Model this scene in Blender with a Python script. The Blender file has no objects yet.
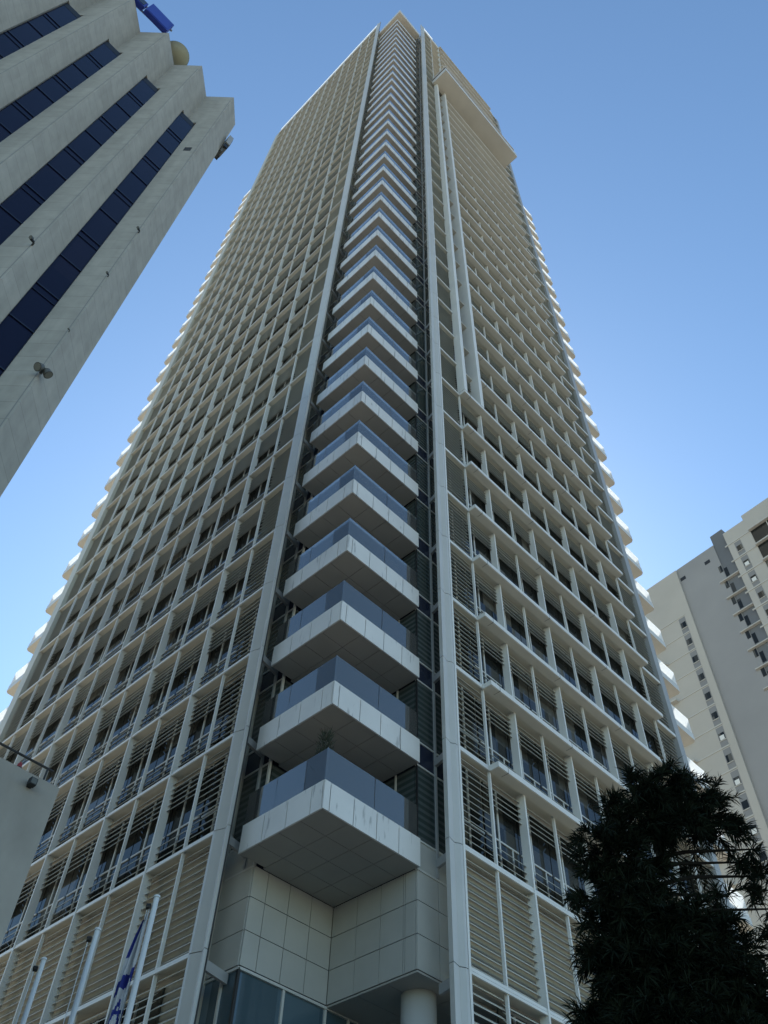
import bpy, math, random
from mathutils import Vector, Matrix
random.seed(11)
R = math.radians
scene = bpy.context.scene
col = scene.collection

# ------------------------------------------------------------------ camera
F_PX, PITCH, ROLL, YAW = 863.53, R(52.0706), R(2.6101), R(44.331)
Fw = Vector((math.cos(PITCH)*math.sin(YAW), math.cos(PITCH)*math.cos(YAW), math.sin(PITCH)))
R0 = Vector((math.cos(YAW), -math.sin(YAW), 0)); U0 = R0.cross(Fw)
Rt = math.cos(ROLL)*R0 + math.sin(ROLL)*U0
Up = -math.sin(ROLL)*R0 + math.cos(ROLL)*U0
EYE = Vector((0, 0, 1.6))
cd = bpy.data.cameras.new('camera'); cam = bpy.data.objects.new('camera', cd); col.objects.link(cam)
cd.sensor_fit = 'VERTICAL'; cd.sensor_height = 36; cd.sensor_width = 27
cd.lens = F_PX*36/1024; cd.clip_end = 6000; cd.clip_start = 0.1
m = Matrix((Rt, Up, -Fw)).transposed().to_4x4(); m.translation = EYE
cam.matrix_world = m
scene.camera = cam

def project(p):
    d = Vector(p) - EYE; z = d.dot(Fw)
    if z <= 0: return None
    return 384 + F_PX*d.dot(Rt)/z, 512 - F_PX*d.dot(Up)/z

# ------------------------------------------------------------------ materials
def mat(name, base, rough=0.6, spec=0.5, noise=0.0, nscale=1.0, stretch=(1, 1, 1), bump=0.0, metallic=0.0):
    mt = bpy.data.materials.new(name); mt.use_nodes = True
    nt = mt.node_tree; b = nt.nodes['Principled BSDF']
    b.inputs['Base Color'].default_value = (*base, 1)
    b.inputs['Roughness'].default_value = rough
    b.inputs['Specular IOR Level'].default_value = spec
    b.inputs['Metallic'].default_value = metallic
    if noise or bump:
        g = nt.nodes.new('ShaderNodeNewGeometry')
        mp = nt.nodes.new('ShaderNodeMapping'); mp.inputs['Scale'].default_value = stretch
        nz = nt.nodes.new('ShaderNodeTexNoise'); nz.inputs['Scale'].default_value = nscale
        nz.inputs['Detail'].default_value = 6; nz.inputs['Roughness'].default_value = 0.6
        nt.links.new(g.outputs['Position'], mp.inputs['Vector']); nt.links.new(mp.outputs['Vector'], nz.inputs['Vector'])
        if noise:
            rmp = nt.nodes.new('ShaderNodeMapRange')
            rmp.inputs['From Min'].default_value = 0.25; rmp.inputs['From Max'].default_value = 0.75
            rmp.inputs['To Min'].default_value = 1-noise; rmp.inputs['To Max'].default_value = 1+noise*0.6
            nt.links.new(nz.outputs['Fac'], rmp.inputs['Value'])
            mx = nt.nodes.new('ShaderNodeMix'); mx.data_type = 'RGBA'; mx.blend_type = 'MULTIPLY'
            mx.inputs['Factor'].default_value = 1; mx.inputs['A'].default_value = (*base, 1)
            nt.links.new(rmp.outputs['Result'], mx.inputs['B'])
            nt.links.new(mx.outputs['Result'], b.inputs['Base Color'])
        if bump:
            bp = nt.nodes.new('ShaderNodeBump'); bp.inputs['Strength'].default_value = bump; bp.inputs['Distance'].default_value = 0.02
            nt.links.new(nz.outputs['Fac'], bp.inputs['Height']); nt.links.new(bp.outputs['Normal'], b.inputs['Normal'])
    return mt

def stone_mat(name, base, course, joint=0.7):
    """stone cladding: horizontal courses, per-course tone, rain streaks"""
    mt = mat(name, base, 0.85, 0.3)
    nt = mt.node_tree; b = nt.nodes['Principled BSDF']; N = nt.nodes; Lk = nt.links
    g = N.new('ShaderNodeNewGeometry'); sx = N.new('ShaderNodeSeparateXYZ'); Lk.new(g.outputs['Position'], sx.inputs[0])
    dv = N.new('ShaderNodeMath'); dv.operation = 'DIVIDE'; Lk.new(sx.outputs['Z'], dv.inputs[0]); dv.inputs[1].default_value = course
    fr = N.new('ShaderNodeMath'); fr.operation = 'FRACT'; Lk.new(dv.outputs[0], fr.inputs[0])
    lt = N.new('ShaderNodeMath'); lt.operation = 'LESS_THAN'; Lk.new(fr.outputs[0], lt.inputs[0]); lt.inputs[1].default_value = 0.018/course
    fl = N.new('ShaderNodeMath'); fl.operation = 'FLOOR'; Lk.new(dv.outputs[0], fl.inputs[0])
    cb = N.new('ShaderNodeCombineXYZ'); Lk.new(fl.outputs[0], cb.inputs['Z'])
    ml = N.new('ShaderNodeVectorMath'); ml.operation = 'MULTIPLY'; Lk.new(g.outputs['Position'], ml.inputs[0]); ml.inputs[1].default_value = (1.3, 1.3, 0)
    fv = N.new('ShaderNodeVectorMath'); fv.operation = 'FLOOR'; Lk.new(ml.outputs[0], fv.inputs[0])
    ad = N.new('ShaderNodeVectorMath'); ad.operation = 'ADD'; Lk.new(fv.outputs[0], ad.inputs[0]); Lk.new(cb.outputs[0], ad.inputs[1])
    wn = N.new('ShaderNodeTexWhiteNoise'); Lk.new(ad.outputs[0], wn.inputs['Vector'])
    mp = N.new('ShaderNodeMapping'); mp.inputs['Scale'].default_value = (2.2, 2.2, 0.12); Lk.new(g.outputs['Position'], mp.inputs['Vector'])
    nz = N.new('ShaderNodeTexNoise'); nz.inputs['Scale'].default_value = 1.6; nz.inputs['Detail'].default_value = 7; Lk.new(mp.outputs[0], nz.inputs['Vector'])
    n2 = N.new('ShaderNodeTexNoise'); n2.inputs['Scale'].default_value = 3.0; n2.inputs['Detail'].default_value = 8; Lk.new(g.outputs['Position'], n2.inputs['Vector'])
    def rng(src, a, b_, lo, hi):
        r = N.new('ShaderNodeMapRange'); Lk.new(src, r.inputs['Value'])
        for k, v in zip(('From Min', 'From Max', 'To Min', 'To Max'), (a, b_, lo, hi)): r.inputs[k].default_value = v
        return r.outputs['Result']
    def mul(a, b_):
        q = N.new('ShaderNodeMath'); q.operation = 'MULTIPLY'; Lk.new(a, q.inputs[0]); Lk.new(b_, q.inputs[1]); return q.outputs[0]
    f = mul(rng(wn.outputs['Value'], 0, 1, 0.95, 1.04), rng(nz.outputs['Fac'], 0.3, 0.7, 0.92, 1.05))
    f = mul(f, rng(n2.outputs['Fac'], 0.3, 0.7, 0.92, 1.08))
    f = mul(f, rng(lt.outputs[0], 0, 1, 1, joint))
    mx = N.new('ShaderNodeMix'); mx.data_type = 'RGBA'; mx.blend_type = 'MULTIPLY'; mx.inputs['Factor'].default_value = 1
    mx.inputs['A'].default_value = (*base, 1); Lk.new(f, mx.inputs['B']); Lk.new(mx.outputs['Result'], b.inputs['Base Color'])
    bp = N.new('ShaderNodeBump'); bp.inputs['Strength'].default_value = 0.3; bp.inputs['Distance'].default_value = 0.02
    Lk.new(n2.outputs['Fac'], bp.inputs['Height']); Lk.new(bp.outputs['Normal'], b.inputs['Normal'])
    return mt

def glass_mat(name, tint, refl=0.12, refl_tint=(0.9, 0.95, 1), dust=0.16):
    mt = bpy.data.materials.new(name); mt.use_nodes = True; nt = mt.node_tree
    for n in list(nt.nodes): nt.nodes.remove(n)
    o = nt.nodes.new('ShaderNodeOutputMaterial'); tr = nt.nodes.new('ShaderNodeBsdfTransparent'); tr.inputs[0].default_value = (*tint, 1)
    gl = nt.nodes.new('ShaderNodeBsdfGlossy'); gl.inputs['Roughness'].default_value = 0.03; gl.inputs[0].default_value = (*refl_tint, 1)
    fr = nt.nodes.new('ShaderNodeFresnel'); fr.inputs[0].default_value = 1.5
    ad = nt.nodes.new('ShaderNodeMath'); ad.operation = 'ADD'; ad.use_clamp = True; ad.inputs[1].default_value = refl
    mx = nt.nodes.new('ShaderNodeMixShader')
    df = nt.nodes.new('ShaderNodeBsdfDiffuse'); df.inputs[0].default_value = (0.7, 0.72, 0.72, 1)
    m2 = nt.nodes.new('ShaderNodeMixShader'); m2.inputs[0].default_value = dust
    nt.links.new(tr.outputs[0], m2.inputs[1]); nt.links.new(df.outputs[0], m2.inputs[2])
    nt.links.new(fr.outputs[0], ad.inputs[0]); nt.links.new(ad.outputs[0], mx.inputs[0])
    nt.links.new(m2.outputs[0], mx.inputs[1]); nt.links.new(gl.outputs[0], mx.inputs[2]); nt.links.new(mx.outputs[0], o.inputs[0])
    return mt

def frosted_mat(name, c):
    mt = bpy.data.materials.new(name); mt.use_nodes = True; nt = mt.node_tree
    b = nt.nodes['Principled BSDF']; b.inputs['Base Color'].default_value = (*c, 1); b.inputs['Roughness'].default_value = 0.35
    o = nt.nodes['Material Output']; t = nt.nodes.new('ShaderNodeBsdfTranslucent'); t.inputs[0].default_value = (*c, 1)
    mx = nt.nodes.new('ShaderNodeMixShader'); mx.inputs[0].default_value = 0.65
    nt.links.new(b.outputs[0], mx.inputs[1]); nt.links.new(t.outputs[0], mx.inputs[2]); nt.links.new(mx.outputs[0], o.inputs[0])
    return mt

def pane_mat(name, a, b_, scale, rough=0.04, spec=0.5):
    """dark window pane; the tone of the room behind it (at the entrance, a painted reflection) changes from pane to pane"""
    mt = mat(name, a, rough, spec); nt = mt.node_tree; N = nt.nodes; Lk = nt.links; b = N['Principled BSDF']
    g = N.new('ShaderNodeNewGeometry')
    ml = N.new('ShaderNodeVectorMath'); ml.operation = 'MULTIPLY'; Lk.new(g.outputs['Position'], ml.inputs[0]); ml.inputs[1].default_value = scale
    fv = N.new('ShaderNodeVectorMath'); fv.operation = 'FLOOR'; Lk.new(ml.outputs[0], fv.inputs[0])
    wn = N.new('ShaderNodeTexWhiteNoise'); Lk.new(fv.outputs[0], wn.inputs['Vector'])
    pw = N.new('ShaderNodeMath'); pw.operation = 'POWER'; Lk.new(wn.outputs['Value'], pw.inputs[0]); pw.inputs[1].default_value = 4.0
    mx = N.new('ShaderNodeMix'); mx.data_type = 'RGBA'; Lk.new(pw.outputs[0], mx.inputs['Factor'])
    mx.inputs['A'].default_value = (*a, 1); mx.inputs['B'].default_value = (*b_, 1)
    Lk.new(mx.outputs['Result'], b.inputs['Base Color'])
    return mt

def blind_mat():
    """tinted glass with slatted blinds hanging behind it on most floors"""
    mt = mat('curtain_wall_glass', (0.01, 0.014, 0.016), 0.05, 0.5); nt = mt.node_tree; N = nt.nodes; Lk = nt.links; b = N['Principled BSDF']
    g = N.new('ShaderNodeNewGeometry'); sx = N.new('ShaderNodeSeparateXYZ'); Lk.new(g.outputs['Position'], sx.inputs[0])
    def mt_(op, a, v=None, c=None):
        q = N.new('ShaderNodeMath'); q.operation = op; Lk.new(a, q.inputs[0])
        if c is not None: Lk.new(c, q.inputs[1])
        elif v is not None: q.inputs[1].default_value = v
        return q.outputs[0]
    fr = mt_('FRACT', mt_('DIVIDE', sx.outputs['Z'], 0.235)); sl_ = mt_('LESS_THAN', fr, 0.45)
    fl = mt_('FLOOR', mt_('DIVIDE', mt_('SUBTRACT', sx.outputs['Z'], 14.76), 3.5))
    cb = N.new('ShaderNodeCombineXYZ'); Lk.new(fl, cb.inputs['Z']); wn = N.new('ShaderNodeTexWhiteNoise'); Lk.new(cb.outputs[0], wn.inputs['Vector'])
    f = mt_('MULTIPLY', sl_, c=mt_('MULTIPLY', mt_('ADD', wn.outputs['Value'], 0.25), 0.8)); f = mt_('MINIMUM', f, 1.0)
    mx = N.new('ShaderNodeMix'); mx.data_type = 'RGBA'; Lk.new(f, mx.inputs['Factor'])
    mx.inputs['A'].default_value = (0.032, 0.046, 0.045, 1); mx.inputs['B'].default_value = (0.085, 0.10, 0.105, 1)
    Lk.new(mx.outputs['Result'], b.inputs['Base Color']); return mt
def stained_mat(name, base):
    """white panel with thin dark drip marks"""
    mt = mat(name, base, 0.42, 0.5); nt = mt.node_tree; N = nt.nodes; Lk = nt.links; b = N['Principled BSDF']
    g = N.new('ShaderNodeNewGeometry')
    def ns(scale, st, det):
        mp = N.new('ShaderNodeMapping'); mp.inputs['Scale'].default_value = st; Lk.new(g.outputs['Position'], mp.inputs['Vector'])
        nz = N.new('ShaderNodeTexNoise'); nz.inputs['Scale'].default_value = scale; nz.inputs['Detail'].default_value = det; Lk.new(mp.outputs[0], nz.inputs['Vector']); return nz.outputs['Fac']
    def rg(src, a, c, lo, hi):
        q = N.new('ShaderNodeMapRange'); Lk.new(src, q.inputs['Value'])
        for k, v in zip(('From Min', 'From Max', 'To Min', 'To Max'), (a, c, lo, hi)): q.inputs[k].default_value = v
        return q.outputs['Result']
    q = N.new('ShaderNodeMath'); q.operation = 'MULTIPLY'; Lk.new(rg(ns(2.2, (3, 3, 0.55), 5), 0.62, 0.70, 1.0, 0.62), q.inputs[0]); Lk.new(rg(ns(0.6, (1, 1, 1), 4), 0.3, 0.7, 0.90, 1.06), q.inputs[1])
    mx = N.new('ShaderNodeMix'); mx.data_type = 'RGBA'; mx.blend_type = 'MULTIPLY'; mx.inputs['Factor'].default_value = 1
    mx.inputs['A'].default_value = (*base, 1); Lk.new(q.outputs[0], mx.inputs['B']); Lk.new(mx.outputs['Result'], b.inputs['Base Color']); return mt

M = dict(
    fascia=stained_mat('fascia_panel', (0.64, 0.635, 0.625)),
    column=mat('column_cladding', (0.50, 0.50, 0.49), 0.4, 0.5, 0.08, 0.6),
    white=mat('white_panel', (0.60, 0.595, 0.58), 0.42, 0.5, 0.10, 0.5, (1, 1, 0.5)),
    fin=mat('white_aluminium', (0.68, 0.675, 0.655), 0.4, 0.5, 0.07, 0.8),
    grey=mat('grey_metal', (0.33, 0.335, 0.34), 0.45, 0.5, 0.08, 1.0),
    louvre=mat('beige_louvre', (0.50, 0.48, 0.42), 0.5, 0.4, 0.10, 0.6),
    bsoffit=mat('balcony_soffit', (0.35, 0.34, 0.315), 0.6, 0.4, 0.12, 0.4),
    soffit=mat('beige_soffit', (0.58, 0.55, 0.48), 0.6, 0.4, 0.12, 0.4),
    seam=mat('dark_joint', (0.05, 0.05, 0.05), 0.8),
    cladding=mat('cladding_panel', (0.42, 0.42, 0.40), 0.5, 0.4, 0.10, 0.7),
    backing=mat('backing_wall', (0.45, 0.43, 0.38), 0.7, 0.3, 0.12, 0.5),
    frame=mat('window_frame', (0.52, 0.52, 0.50), 0.4),
    pane=pane_mat('dark_window_pane', (0.016, 0.018, 0.018), (0.13, 0.125, 0.11), (0.53, 0.53, 0.2857), spec=0.25),
    curtain=blind_mat(),
    spandrel=mat('navy_spandrel', (0.018, 0.024, 0.045), 0.12, 0.4),
    rail=glass_mat('railing_glass', (0.86, 0.89, 0.90), 0.10, (1, 0.98, 0.95), 0.08),
    clear=glass_mat('clear_glass', (0.88, 0.92, 0.91), 0.02, (0.8, 0.8, 0.8), 0.07),
    frosted=frosted_mat('frosted_glass', (0.9, 0.91, 0.91)),
    entrance=pane_mat('entrance_glass', (0.05, 0.085, 0.11), (0.30, 0.44, 0.55), (0.65, 0.65, 0.1), spec=0.8),  # pale blue reflection is painted into the base colour of these panes
    stone=stone_mat('office_stone', (0.39, 0.37, 0.335), 0.62, 0.75),
    navy=pane_mat('navy_ribbon_glass', (0.008, 0.010, 0.032), (0.014, 0.014, 0.036), (0.58, 0.1, 0.5), spec=0.16),
    black=mat('black_metal', (0.012, 0.012, 0.013), 0.5),
    concrete=mat('board_concrete', (0.37, 0.335, 0.295), 0.85, 0.3, 0.30, 0.9, (1, 1, 0.6), 0.35),
    cream=mat('cream_render', (0.45, 0.43, 0.395), 0.85, 0.3, 0.10, 0.12),
    greyr=mat('grey_render', (0.30, 0.30, 0.305), 0.9, 0.3, 0.10, 0.12),
    slate=mat('slate_render', (0.15, 0.16, 0.175), 0.85, 0.3, 0.12, 0.2),
    band=mat('pale_band', (0.47, 0.46, 0.43), 0.8),
    winframe=mat('window_surround', (0.22, 0.22, 0.22), 0.6),
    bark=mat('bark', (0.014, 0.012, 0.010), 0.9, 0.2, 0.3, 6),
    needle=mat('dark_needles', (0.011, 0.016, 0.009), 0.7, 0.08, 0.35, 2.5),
    pole=mat('flagpole_white', (0.62, 0.63, 0.65), 0.35),
    flagw=mat('flag_white', (0.48, 0.48, 0.50), 0.8), flagb=mat('flag_blue', (0.012, 0.022, 0.19), 0.8),
    sign=mat('sign_blue', (0.02, 0.045, 0.32), 0.4), dish=mat('dish_cream', (0.30, 0.27, 0.17), 0.5, 0.4, 0.1, 3),
    red=mat('red_lens', (0.25, 0.02, 0.015), 0.3),
    fixture=mat('fixture_grey', (0.10, 0.10, 0.09), 0.5), lens=mat('lamp_lens', (0.22, 0.21, 0.18), 0.15),
    leafd=mat('balcony_leaf', (0.02, 0.03, 0.015), 0.6), pot=mat('terracotta', (0.12, 0.07, 0.05), 0.8),
    shade=mat('white_shade', (0.7, 0.7, 0.68), 0.7),
    ground=mat('pale_paving', (0.36, 0.31, 0.235), 0.9, 0.2, 0.15, 0.05),
    asphalt=mat('asphalt', (0.05, 0.05, 0.05), 0.9, 0.2, 0.2, 1.5),
    paint=mat('road_paint', (0.75, 0.75, 0.72), 0.7),
)

# ------------------------------------------------------------------ mesh builder
class MB:
    def __init__(s): s.v = []; s.f = []; s.mi = []; s.mats = []
    def _m(s, mt):
        if mt not in s.mats: s.mats.append(mt)
        return s.mats.index(mt)
    def face(s, pts, mt):
        n = len(s.v); s.v += [tuple(p) for p in pts]; s.f.append(tuple(range(n, n+len(pts)))); s.mi.append(s._m(mt))
    def box(s, x0, x1, y0, y1, z0, z1, mt):
        if x0 > x1: x0, x1 = x1, x0
        if y0 > y1: y0, y1 = y1, y0
        n = len(s.v)
        s.v += [(x0,y0,z0),(x1,y0,z0),(x1,y1,z0),(x0,y1,z0),(x0,y0,z1),(x1,y0,z1),(x1,y1,z1),(x0,y1,z1)]
        k = s._m(mt)
        for q in ((3,2,1,0),(4,5,6,7),(0,1,5,4),(1,2,6,5),(2,3,7,6),(3,0,4,7)):
            s.f.append(tuple(n+i for i in q)); s.mi.append(k)
    def prism(s, poly, z0, z1, mt, top=None, bottom=None):
        a = sum(poly[i][0]*poly[(i+1) % len(poly)][1]-poly[(i+1) % len(poly)][0]*poly[i][1] for i in range(len(poly)))
        if a < 0: poly = poly[::-1]
        n = len(s.v); c = len(poly); k = s._m(mt)
        s.v += [(p[0], p[1], z0) for p in poly] + [(p[0], p[1], z1) for p in poly]
        for i in range(c):
            j = (i+1) % c; s.f.append((n+i, n+j, n+c+j, n+c+i)); s.mi.append(k)
        s.f.append(tuple(n+i for i in reversed(range(c)))); s.mi.append(s._m(bottom) if bottom else k)
        s.f.append(tuple(n+c+i for i in range(c))); s.mi.append(s._m(top) if top else k)
    def tube(s, pts, rad, mt, seg=8):
        pts = [Vector(p) for p in pts]
        if not hasattr(rad, '__len__'): rad = [rad]*len(pts)
        k = s._m(mt); rings = []
        for i, p in enumerate(pts):
            d = (pts[min(i+1, len(pts)-1)]-pts[max(i-1, 0)]).normalized()
            a = d.cross(Vector((0, 0, 1)) if abs(d.z) < 0.95 else Vector((1, 0, 0))).normalized(); b = d.cross(a)
            n = len(s.v); s.v += [tuple(p+rad[i]*(math.cos(t)*a+math.sin(t)*b)) for t in [2*math.pi*q/seg for q in range(seg)]]
            rings.append(n)
        for r0, r1 in zip(rings, rings[1:]):
            for q in range(seg):
                s.f.append((r0+q, r0+(q+1) % seg, r1+(q+1) % seg, r1+q)); s.mi.append(k)
        s.f.append(tuple(rings[0]+q for q in reversed(range(seg)))); s.mi.append(k)
        s.f.append(tuple(rings[-1]+q for q in range(seg))); s.mi.append(k)
    def build(s, name, parent=None, origin=(0, 0, 0), smooth=False, bevel=0):
        me = bpy.data.meshes.new(name)
        ox, oy, oz = origin
        me.from_pydata([(x-ox, y-oy, z-oz) for x, y, z in s.v], [], s.f)
        for mt in s.mats: me.materials.append(mt)
        me.polygons.foreach_set('material_index', s.mi)
        if smooth: me.polygons.foreach_set('use_smooth', [True]*len(me.polygons))
        me.update()
        o = bpy.data.objects.new(name, me); col.objects.link(o)
        if parent: o.parent = parent
        if bevel:
            bv = o.modifiers.new('bevel', 'BEVEL'); bv.width = bevel; bv.segments = 2; bv.limit_method = 'ANGLE'
        return o

def tag(o, label=None, cat=None, group=None, kind=None):
    if label: o['label'] = label
    if cat: o['category'] = cat
    if group: o['group'] = group
    if kind: o['kind'] = kind
    return o
def empty(name, loc, rz=0, **k):
    o = bpy.data.objects.new(name, None); col.objects.link(o); o.location = loc; o.rotation_euler.z = rz
    o.empty_display_size = 0.5
    return tag(o, **k)
def clone(o, parent, loc=None, deep=True):
    c = o.copy(); col.objects.link(c); c.parent = parent
    if loc is not None: c.location = loc
    if deep:
        for ch in o.children: clone(ch, c)
    return c

# ------------------------------------------------------------------ sky, sun
SUN_AZ, SUN_EL = R(45), R(43)
S = Vector((math.cos(SUN_EL)*math.sin(SUN_AZ), math.cos(SUN_EL)*math.cos(SUN_AZ), math.sin(SUN_EL)))
w = bpy.data.worlds.new('World'); scene.world = w; w.use_nodes = True
bg = w.node_tree.nodes['Background']; sky = w.node_tree.nodes.new('ShaderNodeTexSky')
sky.sky_type = 'NISHITA'; sky.sun_disc = False; sky.sun_elevation = SUN_EL; sky.sun_rotation = SUN_AZ
sky.altitude = 50; sky.air_density = 1.0; sky.dust_density = 0.22; sky.ozone_density = 0.1
gm = w.node_tree.nodes.new('ShaderNodeGamma'); gm.inputs[1].default_value = 1.22
w.node_tree.links.new(sky.outputs[0], gm.inputs[0]); tn = w.node_tree.nodes.new('ShaderNodeMix'); tn.data_type = 'RGBA'; tn.blend_type = 'MULTIPLY'; tn.inputs['Factor'].default_value = 1; tn.inputs['B'].default_value = (0.92, 1.045, 1.0, 1)
w.node_tree.links.new(gm.outputs[0], tn.inputs['A']); w.node_tree.links.new(tn.outputs['Result'], bg.inputs[0]); bg.inputs[1].default_value = 0.11
sl = bpy.data.lights.new('sun', 'SUN'); sl.energy = 4.8; sl.angle = R(0.53); sl.color = (1, 0.96, 0.89)
so = bpy.data.objects.new('sun', sl); col.objects.link(so); so.location = (0, 0, 200)
so.rotation_mode = 'QUATERNION'; so.rotation_quaternion = S.to_track_quat('Z', 'Y')
vs = scene.view_settings; vs.view_transform = 'Standard'; vs.look = 'None'; vs.gamma = 1; vs.exposure = 0.62
scene.cycles.max_bounces = 8; scene.cycles.transparent_max_bounces = 12; scene.cycles.diffuse_bounces = 4

# ------------------------------------------------------------------ ground
g = MB(); g.face([(-2500, -2500, 0), (2500, -2500, 0), (2500, 2500, 0), (-2500, 2500, 0)], M['ground']); tag(g.build('ground'), kind='structure')
g = MB(); g.box(-60, 110, -14, -5, -0.3, 0.004, M['asphalt'])
for x in range(-58, 108, 6): g.box(x, x+3, -9.56, -9.44, 0.0, 0.008, M['paint'])
tag(g.build('road'), kind='structure')
g = MB(); g.box(-60, 110, -5, -4.8, -0.3, 0.14, M['concrete']); g.box(-60, 110, -14.2, -14, -0.3, 0.14, M['concrete']); tag(g.build('kerb'), kind='structure')

# ================================================================== TOWER
XL, YR = 12.81, 14.585          # outer planes of the two facades
FH = 3.5
def Z(i): return 15.52 + FH*i
TB = (XL, YR, 0)
tower = empty('residential_tower', TB, label='very tall pale residential tower with a stack of corner balconies between two gridded facades', cat='tower')
def tb(mb, name, parent=None, **k): return mb.build(name, parent or tower, TB if parent is None else TB, **k)
TOPF = 39; ZTOP = 154.3
thickL = [22.9+3.78*k for k in range(5)]; thinL = [21.1+3.78*k for k in range(6)]; L0, L1 = 19.56, 41.9
thickR = [21.5+3.51*k for k in range(4)]; thinR = [19.75+3.51*k for k in range(5)]; R0x, R1x = 18.15, 35.62
GD = 0.44                        # depth from the front of the fins to the glass

# ---- body of the building behind the facades (with the corner notch left open)
b = MB()
b.prism([(17.25, 15.62), (18.6, 15.62), (18.6, YR+GD+0.06), (35.7, YR+GD+0.06), (35.7, 42.2), (XL+GD+0.06, 42.2), (XL+GD+0.06, 20.3), (14.1, 20.3), (14.1, 19.02), (17.25, 19.02)],
        12.0, 152.2, M['backing'])
b.prism([(17.3, 19.1), (39.6, 19.1), (39.6, 42.1), (35.7, 42.1), (35.7, 45.4), (17.0, 45.4), (17.0, 42.1), (17.3, 42.1)], 12.0, 152.1, M['backing'])
b.prism([(19.2, 19.4), (35.7, 19.4), (35.7, 42.2), (XL+GD+0.06, 42.2), (XL+GD+0.06, 20.3), (19.2, 20.3)], 0, 12.0, M['backing'])
b.prism([(24.4, YR+GD+0.06), (35.7, YR+GD+0.06), (35.7, 19.4), (24.4, 19.4)], 0, 12.0, M['backing'])
tb(b, 'wall')

# ---- sunshade slabs, one per floor and facade
for i in range(-3, TOPF+1):
    z = Z(i); b = MB()
    b.box(XL+0.03, XL+GD+0.05, L0-0.02, L1+0.1, z+0.02, z+0.11, M['soffit'])
    b.box(XL, XL+0.05, L0-0.02, L1+0.1, z-0.02, z+0.035, M['fin']); b.box(XL+0.02, XL+0.05, L0-0.02, L1+0.1, z+0.055, z+0.115, M['fin'])
    tb(b, 'sunshade_slab')
    b = MB()
    b.box(R0x-0.02, R1x+0.1, YR+0.03, YR+GD+0.05, z+0.02, z+0.11, M['soffit'])
    proj = 1 <= i
    b.box(R0x-0.02, 19.66 if proj else R1x+0.1, YR, YR+0.05, z-0.03, z+0.045, M['fin']); b.box(R0x-0.02, 19.66 if proj else R1x+0.1, YR+0.015, YR+0.05, z+0.065, z+0.15, M['fin'])
    if proj:
        b.box(33.85, R1x+0.1, YR, YR+0.05, z-0.03, z+0.15, M['fin'])
        xa = 19.68 if i <= 8 else 21.42
        b.box(xa, 33.84, 14.2, YR+0.03, z-0.04, z+0.17, M['fin'])
        b.box(xa+0.03, 33.82, 14.24, YR+0.028, z-0.052, z-0.04, M['soffit'])
        for k in range(3): b.box(xa+0.5+k*4.4, xa+0.515+k*4.4, 14.196, 14.5, z-0.055, z+0.18, M['seam'])
    tb(b, 'sunshade_slab')

# ---- vertical fins
def fin(box): b = MB(); b.box(*box, M['fin']); return tb(b, 'vertical_fin')
for y in thickL: fin((XL-0.02, XL+0.29, y-0.03, y+0.03, 3, 152.1))
for y in thinL: fin((XL+0.04, XL+0.15, y-0.024, y+0.024, 3, 152.1))
for x in thickR: fin((x-0.038, x+0.038, YR-0.02, YR+0.29, 3, 152.1))
for x in thinR: fin((x-0.03, x+0.03, YR+0.04, YR+0.14, 3, 152.1))
for x0, x1, y1 in ((19.68, 19.95, YR+0.1), (21.12, 21.40, YR+0.5)):
    b = MB(); b.box(x0, x1, 14.2, y1, Z(8)+0.225, 119.7, M['fin']); tb(b, 'blade_fin')
b = MB(); b.box(19.98, 21.10, YR+0.42, YR+0.48, Z(8)+0.25, 119.7, M['spandrel']); tb(b, 'dark_slot')

# ---- corner columns: shallow V channel towards the street
def column(poly, z0, z1, seam_axis):
    b = MB(); b.prism(poly, z0, z1, M['fin']); return tb(b, 'corner_column')
cl = [(XL-0.06, 19.52), (XL-0.06, 19.42), (XL+0.05, 19.10), (XL-0.03, 18.90), (XL+0.09, 18.90), (XL+0.16, 19.56)]
cr = [(18.0, YR-0.06), (17.9, YR-0.06), (17.74, YR+0.03), (17.42, YR-0.05), (17.44, YR+0.12), (18.0, YR+0.16)]
for poly in (cl, cr):
    b = MB()
    for i in range(-3, TOPF+1):
        z0 = 0 if i == -3 else Z(i)+0.012; z1 = Z(i+1)-0.012 if i < TOPF else ZTOP
        b.prism(poly, z0, z1, M['column'])
    if poly is cl: b.box(XL+0.075, XL+0.10, 18.86, 19.5, 0.1, ZTOP-0.1, M['seam'])
    else: b.box(17.5, 17.95, YR+0.05, YR+0.10, 0.1, ZTOP-0.1, M['seam'])
    tb(b, 'corner_column')
b = MB(); b.box(18.04, 18.13, YR-0.05, YR+0.3, 0, ZTOP, M['fin']); b.box(18.02, 18.1, YR+0.05, YR+0.25, 0, ZTOP, M['grey']); tb(b, 'edge_trim')
b = MB(); b.box(XL-0.03, XL+0.6, 41.92, 42.75, 0, 152.2, M['louvre']); tb(b, 'end_pier')
b = MB(); b.box(35.64, 36.15, YR-0.03, YR+0.9, 0, 152.2, M['grey']); tb(b, 'end_pier')

# ---- struts tying the columns to the corner glazing
for i in range(-1, TOPF):
    for a_, c_ in (((XL+0.08, 19.1), (13.93, 19.34)), ((17.78, YR+0.08), (17.96, 15.47))):
        dx, dy = c_[0]-a_[0], c_[1]-a_[1]; ln = math.hypot(dx, dy); nx, ny = -dy/ln*0.05, dx/ln*0.05
        b = MB(); b.prism([(a_[0]+nx, a_[1]+ny), (a_[0]-nx, a_[1]-ny), (c_[0]-nx, c_[1]-ny), (c_[0]+nx, c_[1]+ny)], Z(i)-0.40, Z(i)-0.14, M['grey']); tb(b, 'strut')

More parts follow.
